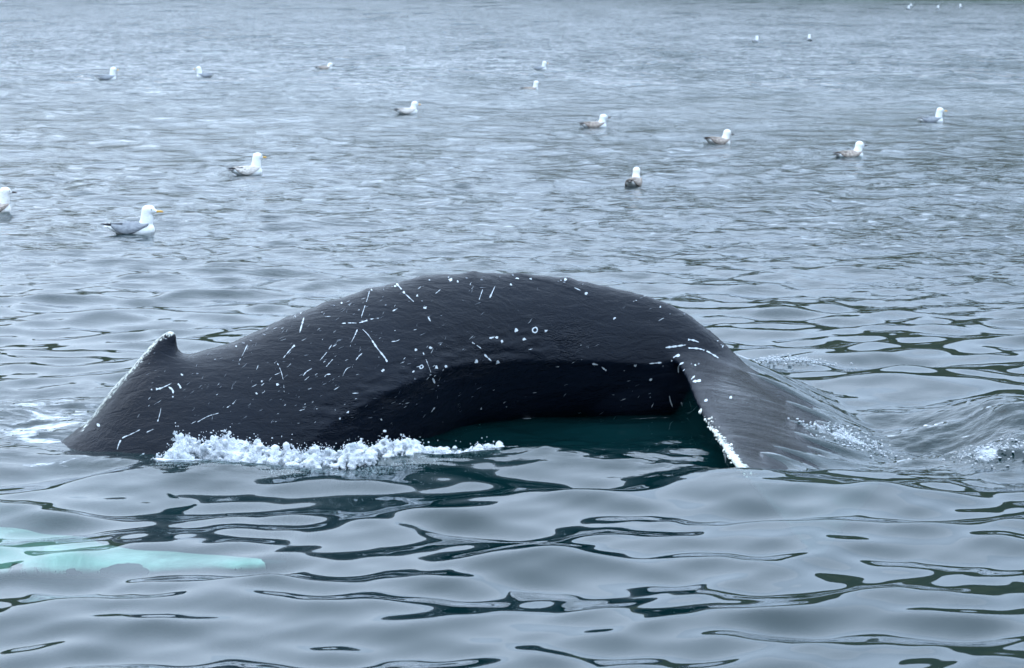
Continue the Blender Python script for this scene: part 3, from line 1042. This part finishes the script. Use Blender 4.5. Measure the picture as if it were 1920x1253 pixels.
def splash(name, label, px0, py0, n, sx, sy, sz, seed, rmax=0.0042):
    r_ = np.random.default_rng(seed)
    c = on_z(px0, py0)
    x = c[0] + r_.normal(0, sx, n); y = c[1] + r_.normal(0, sy, n)
    z = water_height(x, y) + np.abs(r_.normal(0, sz, n)) - 0.004
    me = lumps_mesh(name, np.stack([x, y, z], -1), r_.uniform(0.002, rmax, n), 1, 0.3, r_.uniform(0.5, 2.0, (n, 3)) * np.array([1.5, 1.2, 0.8]))
    tag(link(name, me, M_foam), label, "splash", kind="stuff")


splash("crest_splash", "small white splash on the wave crest at the far right", 1852, 850, 190, 0.09, 0.09, 0.014, 5)
splash("fluke_splash", "line of white drops behind the tail where the far fluke meets the water", 1450, 684, 480, 0.16, 0.05, 0.016, 6)
splash("wake_splash", "patch of white drops in the dark wake right of the flukes", 1590, 815, 420, 0.12, 0.10, 0.012, 7)


# ------------------------------------------------------------------ gulls
def feather(name, c0, c1, scale=60, lo=0.42, hi=0.58, rough=0.75):
    t = NT(name)
    p = t.n("BsdfPrincipled")
    nz = t.noise(t.coord("Object", (0.6, 1, 1.2)), scale, 4, 0.6, 0.4)
    t.l(t.ramp(nz, [(lo, c0), (hi, c1)]), p.inputs["Base Color"])
    p.inputs["Roughness"].default_value = rough
    p.inputs["Specular IOR Level"].default_value = 0.15
    t.l(t.bump(nz, 0.3, 0.003), p.inputs["Normal"])
    t.l(p.outputs[0], t.out.inputs[0])
    return t.m


F_white = feather("white_feathers", (0.74, 0.76, 0.77), (0.84, 0.85, 0.85))
F_cream = feather("streaked_white_feathers", (0.45, 0.40, 0.36), (0.76, 0.75, 0.73), 70, 0.30, 0.48)
F_grey = feather("grey_mantle_feathers", (0.15, 0.165, 0.185), (0.22, 0.235, 0.255), 50)
F_brown = feather("mottled_brown_feathers", (0.10, 0.075, 0.058), (0.42, 0.37, 0.33), 75, 0.40, 0.62)
F_pale = feather("pale_mottled_feathers", (0.20, 0.17, 0.15), (0.58, 0.55, 0.52), 65, 0.38, 0.58)
F_black = feather("black_feathers", (0.015, 0.015, 0.017), (0.03, 0.03, 0.033))
F_dark = feather("dark_brown_feathers", (0.03, 0.023, 0.02), (0.07, 0.055, 0.045))
M_bill_y = simple("yellow_bill", (0.62, 0.36, 0.06), 0.4, 0.4, 0.1)
M_bill_d = simple("dusky_bill", (0.06, 0.05, 0.05), 0.4, 0.4, 0.2)
M_red = simple("orange_bill_spot", (0.55, 0.12, 0.02), 0.4, 0.4, 0.1)
M_eye = simple("dark_eye", (0.02, 0.018, 0.015), 0.15, 0.5, 0.1)


def ell_rings(path, n=20):
    """path rows: x, z, half width (y), half height; rings stand across the path in the xz plane"""
    P = np.array(path, float)
    q = np.linspace(0, len(P) - 1, (len(P) - 1) * 5 + 1)
    C = np.stack([spl(q, np.arange(len(P)), P[:, k]) for k in range(4)], -1)
    tx, tz = np.gradient(C[:, 0]), np.gradient(C[:, 1])
    L = np.hypot(tx, tz); tx /= L; tz /= L
    ph = np.linspace(0, 2 * math.pi, n, endpoint=False)
    return loft([np.stack([C[i, 0] - tz[i] * C[i, 3] * np.cos(ph), C[i, 2] * np.sin(ph), C[i, 1] + tx[i] * C[i, 3] * np.cos(ph)], -1) for i in range(len(C))])


def me_of(name, vf, smooth_shade=True):
    me = bpy.data.meshes.new(name)
    me.from_pydata([tuple(map(float, p)) for p in vf[0]], [], [tuple(int(i) for i in f) for f in vf[1]])
    bm = bmesh.new(); bm.from_mesh(me); bmesh.ops.recalc_face_normals(bm, faces=bm.faces); bm.to_mesh(me); bm.free()
    me.polygons.foreach_set("use_smooth", np.full(len(me.polygons), smooth_shade))
    return me


def gull_meshes(pose):
    up = pose == "alert"
    torso = ell_rings([(-0.21, 0.072, 0.02, 0.008), (-0.17, 0.062, 0.045, 0.022), (-0.10, 0.048, 0.068, 0.045), (0.0, 0.036, 0.085, 0.066), (0.09, 0.033, 0.09, 0.074),
                       (0.16, 0.040, 0.078, 0.070), (0.205, 0.052, 0.055, 0.052), (0.228, 0.058, 0.022, 0.022)])
    if up:
        neck = ell_rings([(0.125, 0.050, 0.055, 0.060), (0.150, 0.095, 0.052, 0.062), (0.160, 0.136, 0.050, 0.060), (0.163, 0.180, 0.046, 0.055), (0.166, 0.218, 0.044, 0.050), (0.168, 0.24, 0.02, 0.022)])
        hx, hz = 0.178, 0.222
    elif pose == "mid":
        neck = ell_rings([(0.120, 0.050, 0.058, 0.060), (0.150, 0.090, 0.054, 0.062), (0.165, 0.124, 0.048, 0.056), (0.170, 0.155, 0.045, 0.052), (0.174, 0.182, 0.042, 0.046), (0.176, 0.20, 0.02, 0.022)])
        hx, hz = 0.184, 0.184
    else:
        neck = ell_rings([(0.115, 0.05, 0.06, 0.06), (0.150, 0.085, 0.055, 0.058), (0.172, 0.115, 0.046, 0.05), (0.182, 0.14, 0.04, 0.042), (0.185, 0.16, 0.02, 0.02)])
        hx, hz = 0.188, 0.146
    v, f = ico_np(3)
    head = (v * np.array([0.064, 0.048, 0.051]) + np.array([hx, 0, hz]), f)
    brow = (v * np.array([0.040, 0.026, 0.024]) + np.array([hx + 0.040, 0, hz - 0.010]), f)
    body = union_mesh("gull_body", [torso, neck, head, brow], 0.0065, 5, 0.5)
    bx, bz = hx + 0.070, hz - 0.012
    bill = me_of("bill", ell_rings([(bx - 0.012, bz, 0.011, 0.013), (bx + 0.02, bz, 0.009, 0.0105), (bx + 0.045, bz, 0.0075, 0.010), (bx + 0.058, bz - 0.003, 0.005, 0.008), (bx + 0.064, bz - 0.010, 0.0015, 0.003)], 12))
    spot = me_of("spot", (v * np.array([0.007, 0.0085, 0.005]) + np.array([bx + 0.045, 0, bz - 0.0065]), f))
    eyes = [me_of("eye", (v * 0.0062 + np.array([hx + 0.030, s * 0.0395, hz + 0.008]), f)) for s in (1, -1)]
    wings, tips = [], []
    for s in (1, -1):
        # folded wing: a curved shell lying on the flank
        nu, nv = 22, 12
        rows_o, rows_i = [], []
        for i in range(nu):
            u = i / (nu - 1)
            x = -0.165 + 0.345 * u
            top = 0.100 + 0.012 * math.sin(math.pi * u) + 0.004
            wid = math.sin(math.pi * (0.06 + 0.90 * u) ** 0.85)
            lowz = top - 0.106 * max(0.05, wid)
            yo = 0.030 + 0.068 * max(0.0, math.sin(math.pi * (0.10 + 0.72 * u)))
            ro, ri = [], []
            for j in range(nv):
                t_ = j / (nv - 1)
                z = top + (lowz - top) * t_
                y = s * (0.004 + (yo + 0.004 - 0.004) * math.sin(math.pi / 2 * min(1, t_ * 1.25)) ** 0.8)
                ro.append((x, y, z + 0.004)); ri.append((x, y * 0.86, z - 0.004))
            rows_o.append(ro); rows_i.append(ri[::-1])
        rings = [rows_o[i] + rows_i[i] for i in range(nu)]
        wings.append(me_of("wing", loft(rings)))
        tips.append(me_of("wing_tip", loft([[(x, s * (y + 0.010 * math.cos(a)), z + h * math.sin(a)) for a in np.linspace(0, 2 * math.pi, 10, endpoint=False)]
                                            for x, y, z, h in [(-0.06, 0.040, 0.094, 0.014), (-0.13, 0.030, 0.090, 0.016), (-0.19, 0.018, 0.092, 0.011), (-0.24, 0.010, 0.096, 0.006), (-0.262, 0.008, 0.099, 0.002)]])))
    tail = me_of("tail", loft([[(x, w_ * math.cos(a), z + 0.006 * math.sin(a)) for a in np.linspace(0, 2 * math.pi, 14, endpoint=False)]
                               for x, z, w_ in [(-0.13, 0.066, 0.035), (-0.18, 0.070, 0.04), (-0.225, 0.075, 0.045), (-0.232, 0.076, 0.03)]]))
    nick = me_of("wing_spot", (v * np.array([0.008, 0.009, 0.004]) + np.array([-0.222, 0, 0.103]), f))
    nick2 = me_of("wing_spot", (v * np.array([0.007, 0.012, 0.004]) + np.array([-0.185, 0, 0.1045]), f))
    return dict(body=body, bill=bill, spot=spot, eyes=eyes, wings=wings, tips=tips, tail=tail, nicks=(nick, nick2))


GM = {p: gull_meshes(p) for p in ("alert", "mid", "low")}
PLUM = {"adult": (F_white, F_grey, F_black, F_white, M_bill_y), "young": (F_cream, F_brown, F_dark, F_dark, M_bill_d),
        "mixed": (F_white, F_pale, F_black, F_black, M_bill_y), "brown": (F_white, F_brown, F_dark, F_dark, M_bill_d)}


def part(name, me, mat, parent):
    key = me.name + "_" + mat.name
    m2 = bpy.data.meshes.get(key)
    if m2 is None:
        m2 = me.copy(); m2.name = key
        m2.materials.clear(); m2.materials.append(mat)
    o = bpy.data.objects.new(name, m2)
    COL.objects.link(o)
    o.parent = parent
    return o


def gull(px, py, yaw, sc, plum, pose, label, sink=0.012, pitch=0.0):
    b = on_z(px, py)
    z = float(water_height(np.array([b[0]]), np.array([b[1]]))[0]) if b[1] < 60 else 0.0
    b = on_z(px, py, z)
    e = bpy.data.objects.new("gull", None)
    COL.objects.link(e)
    e.location = (b[0], b[1], z - sink * sc)
    e.rotation_euler = (0, math.radians(-pitch), math.radians(yaw))
    e.scale = (sc, sc, sc)
    tag(e, label, "gull", "gulls resting on the water")
    g = GM[pose]
    cb, cw, ct, ctl, cbill = PLUM[plum]
    part("body", g["body"], cb, e)
    bl = part("bill", g["bill"], cbill, e)
    if cbill is M_bill_y:
        part("bill_spot", g["spot"], M_red, bl)
    for m in g["eyes"]: part("eye", m, M_eye, e)
    for m in g["wings"]: part("wing", m, cw, e)
    for k, m in enumerate(g["tips"]): part("wing_tip", m, ct, e)
    if plum == "adult":
        for m in g["nicks"]: part("wing_spot", m, F_white, e)
    part("tail", g["tail"], ctl, e)


gull(243, 437, 4, 1.00, "adult", "alert", "large grey-backed white gull with yellow bill, nearest of the floating gulls")
gull(460, 327, 38, 0.97, "mixed", "alert", "pale mottled gull with yellow bill and black tail, just beyond the nearest grey-backed gull")
gull(-18, 400, 42, 0.98, "young", "alert", "young gull with dark bill cut off by the left edge of the picture")
gull(198, 150, 35, 1.08, "adult", "alert", "grey-backed gull with upright white neck, farthest left of the distant row")
gull(386, 145, 172, 0.92, "adult", "alert", "white-headed gull facing left, the only one swimming that way")
gull(607, 131, 28, 0.92, "brown", "low", "brown gull with its head drawn in low, alone left of centre near the top")
gull(761, 213, 30, 0.92, "mixed", "mid", "pale gull with black tail, upper middle, above the whale's highest point to the left")
gull(1010, 131, 10, 0.80, "adult", "alert", "small white gull at top centre, the farther of two close together")
gull(993, 168, 18, 0.80, "brown", "alert", "white-headed gull half hidden by a ripple, the nearer of two at top centre", 0.05)
gull(1112, 240, 22, 0.95, "brown", "mid", "brown-backed white-headed gull with dark bill, above the gull seen from behind")
gull(1344, 271, 40, 1.0, "young", "mid", "streaky brown young gull with raised dark tail, right of the gull seen from behind", 0.012, -6)
gull(1591, 297, 32, 0.98, "brown", "mid", "mottled brown gull with white head on the right, low in the water")
gull(1744, 230, 12, 0.92, "adult", "alert", "white-necked grey gull farthest right of the middle-distance gulls")
gull(1187, 348, 74, 0.9, "young", "mid", "young brown gull seen from behind, nearest the whale's back")
gull(1416, 80, 60, 0.86, "adult", "alert", "tiny distant white gull, left of the two far off on the upper right")
gull(1518, 77, 88, 0.88, "adult", "alert", "tiny distant white gull, right of the two far off on the upper right")
gull(1702, 18, 60, 0.95, "adult", "alert", "speck of a gull by the top edge, lower left of a close pair")
gull(1709, 14, 95, 0.95, "adult", "alert", "speck of a gull by the top edge, upper right of a close pair")
gull(1758, 18, 70, 1.0, "adult", "alert", "speck of a gull by the top edge, alone right of the close pair")
gull(1803, 15, 110, 1.0, "adult", "alert", "speck of a gull by the top edge, farthest right of them all")
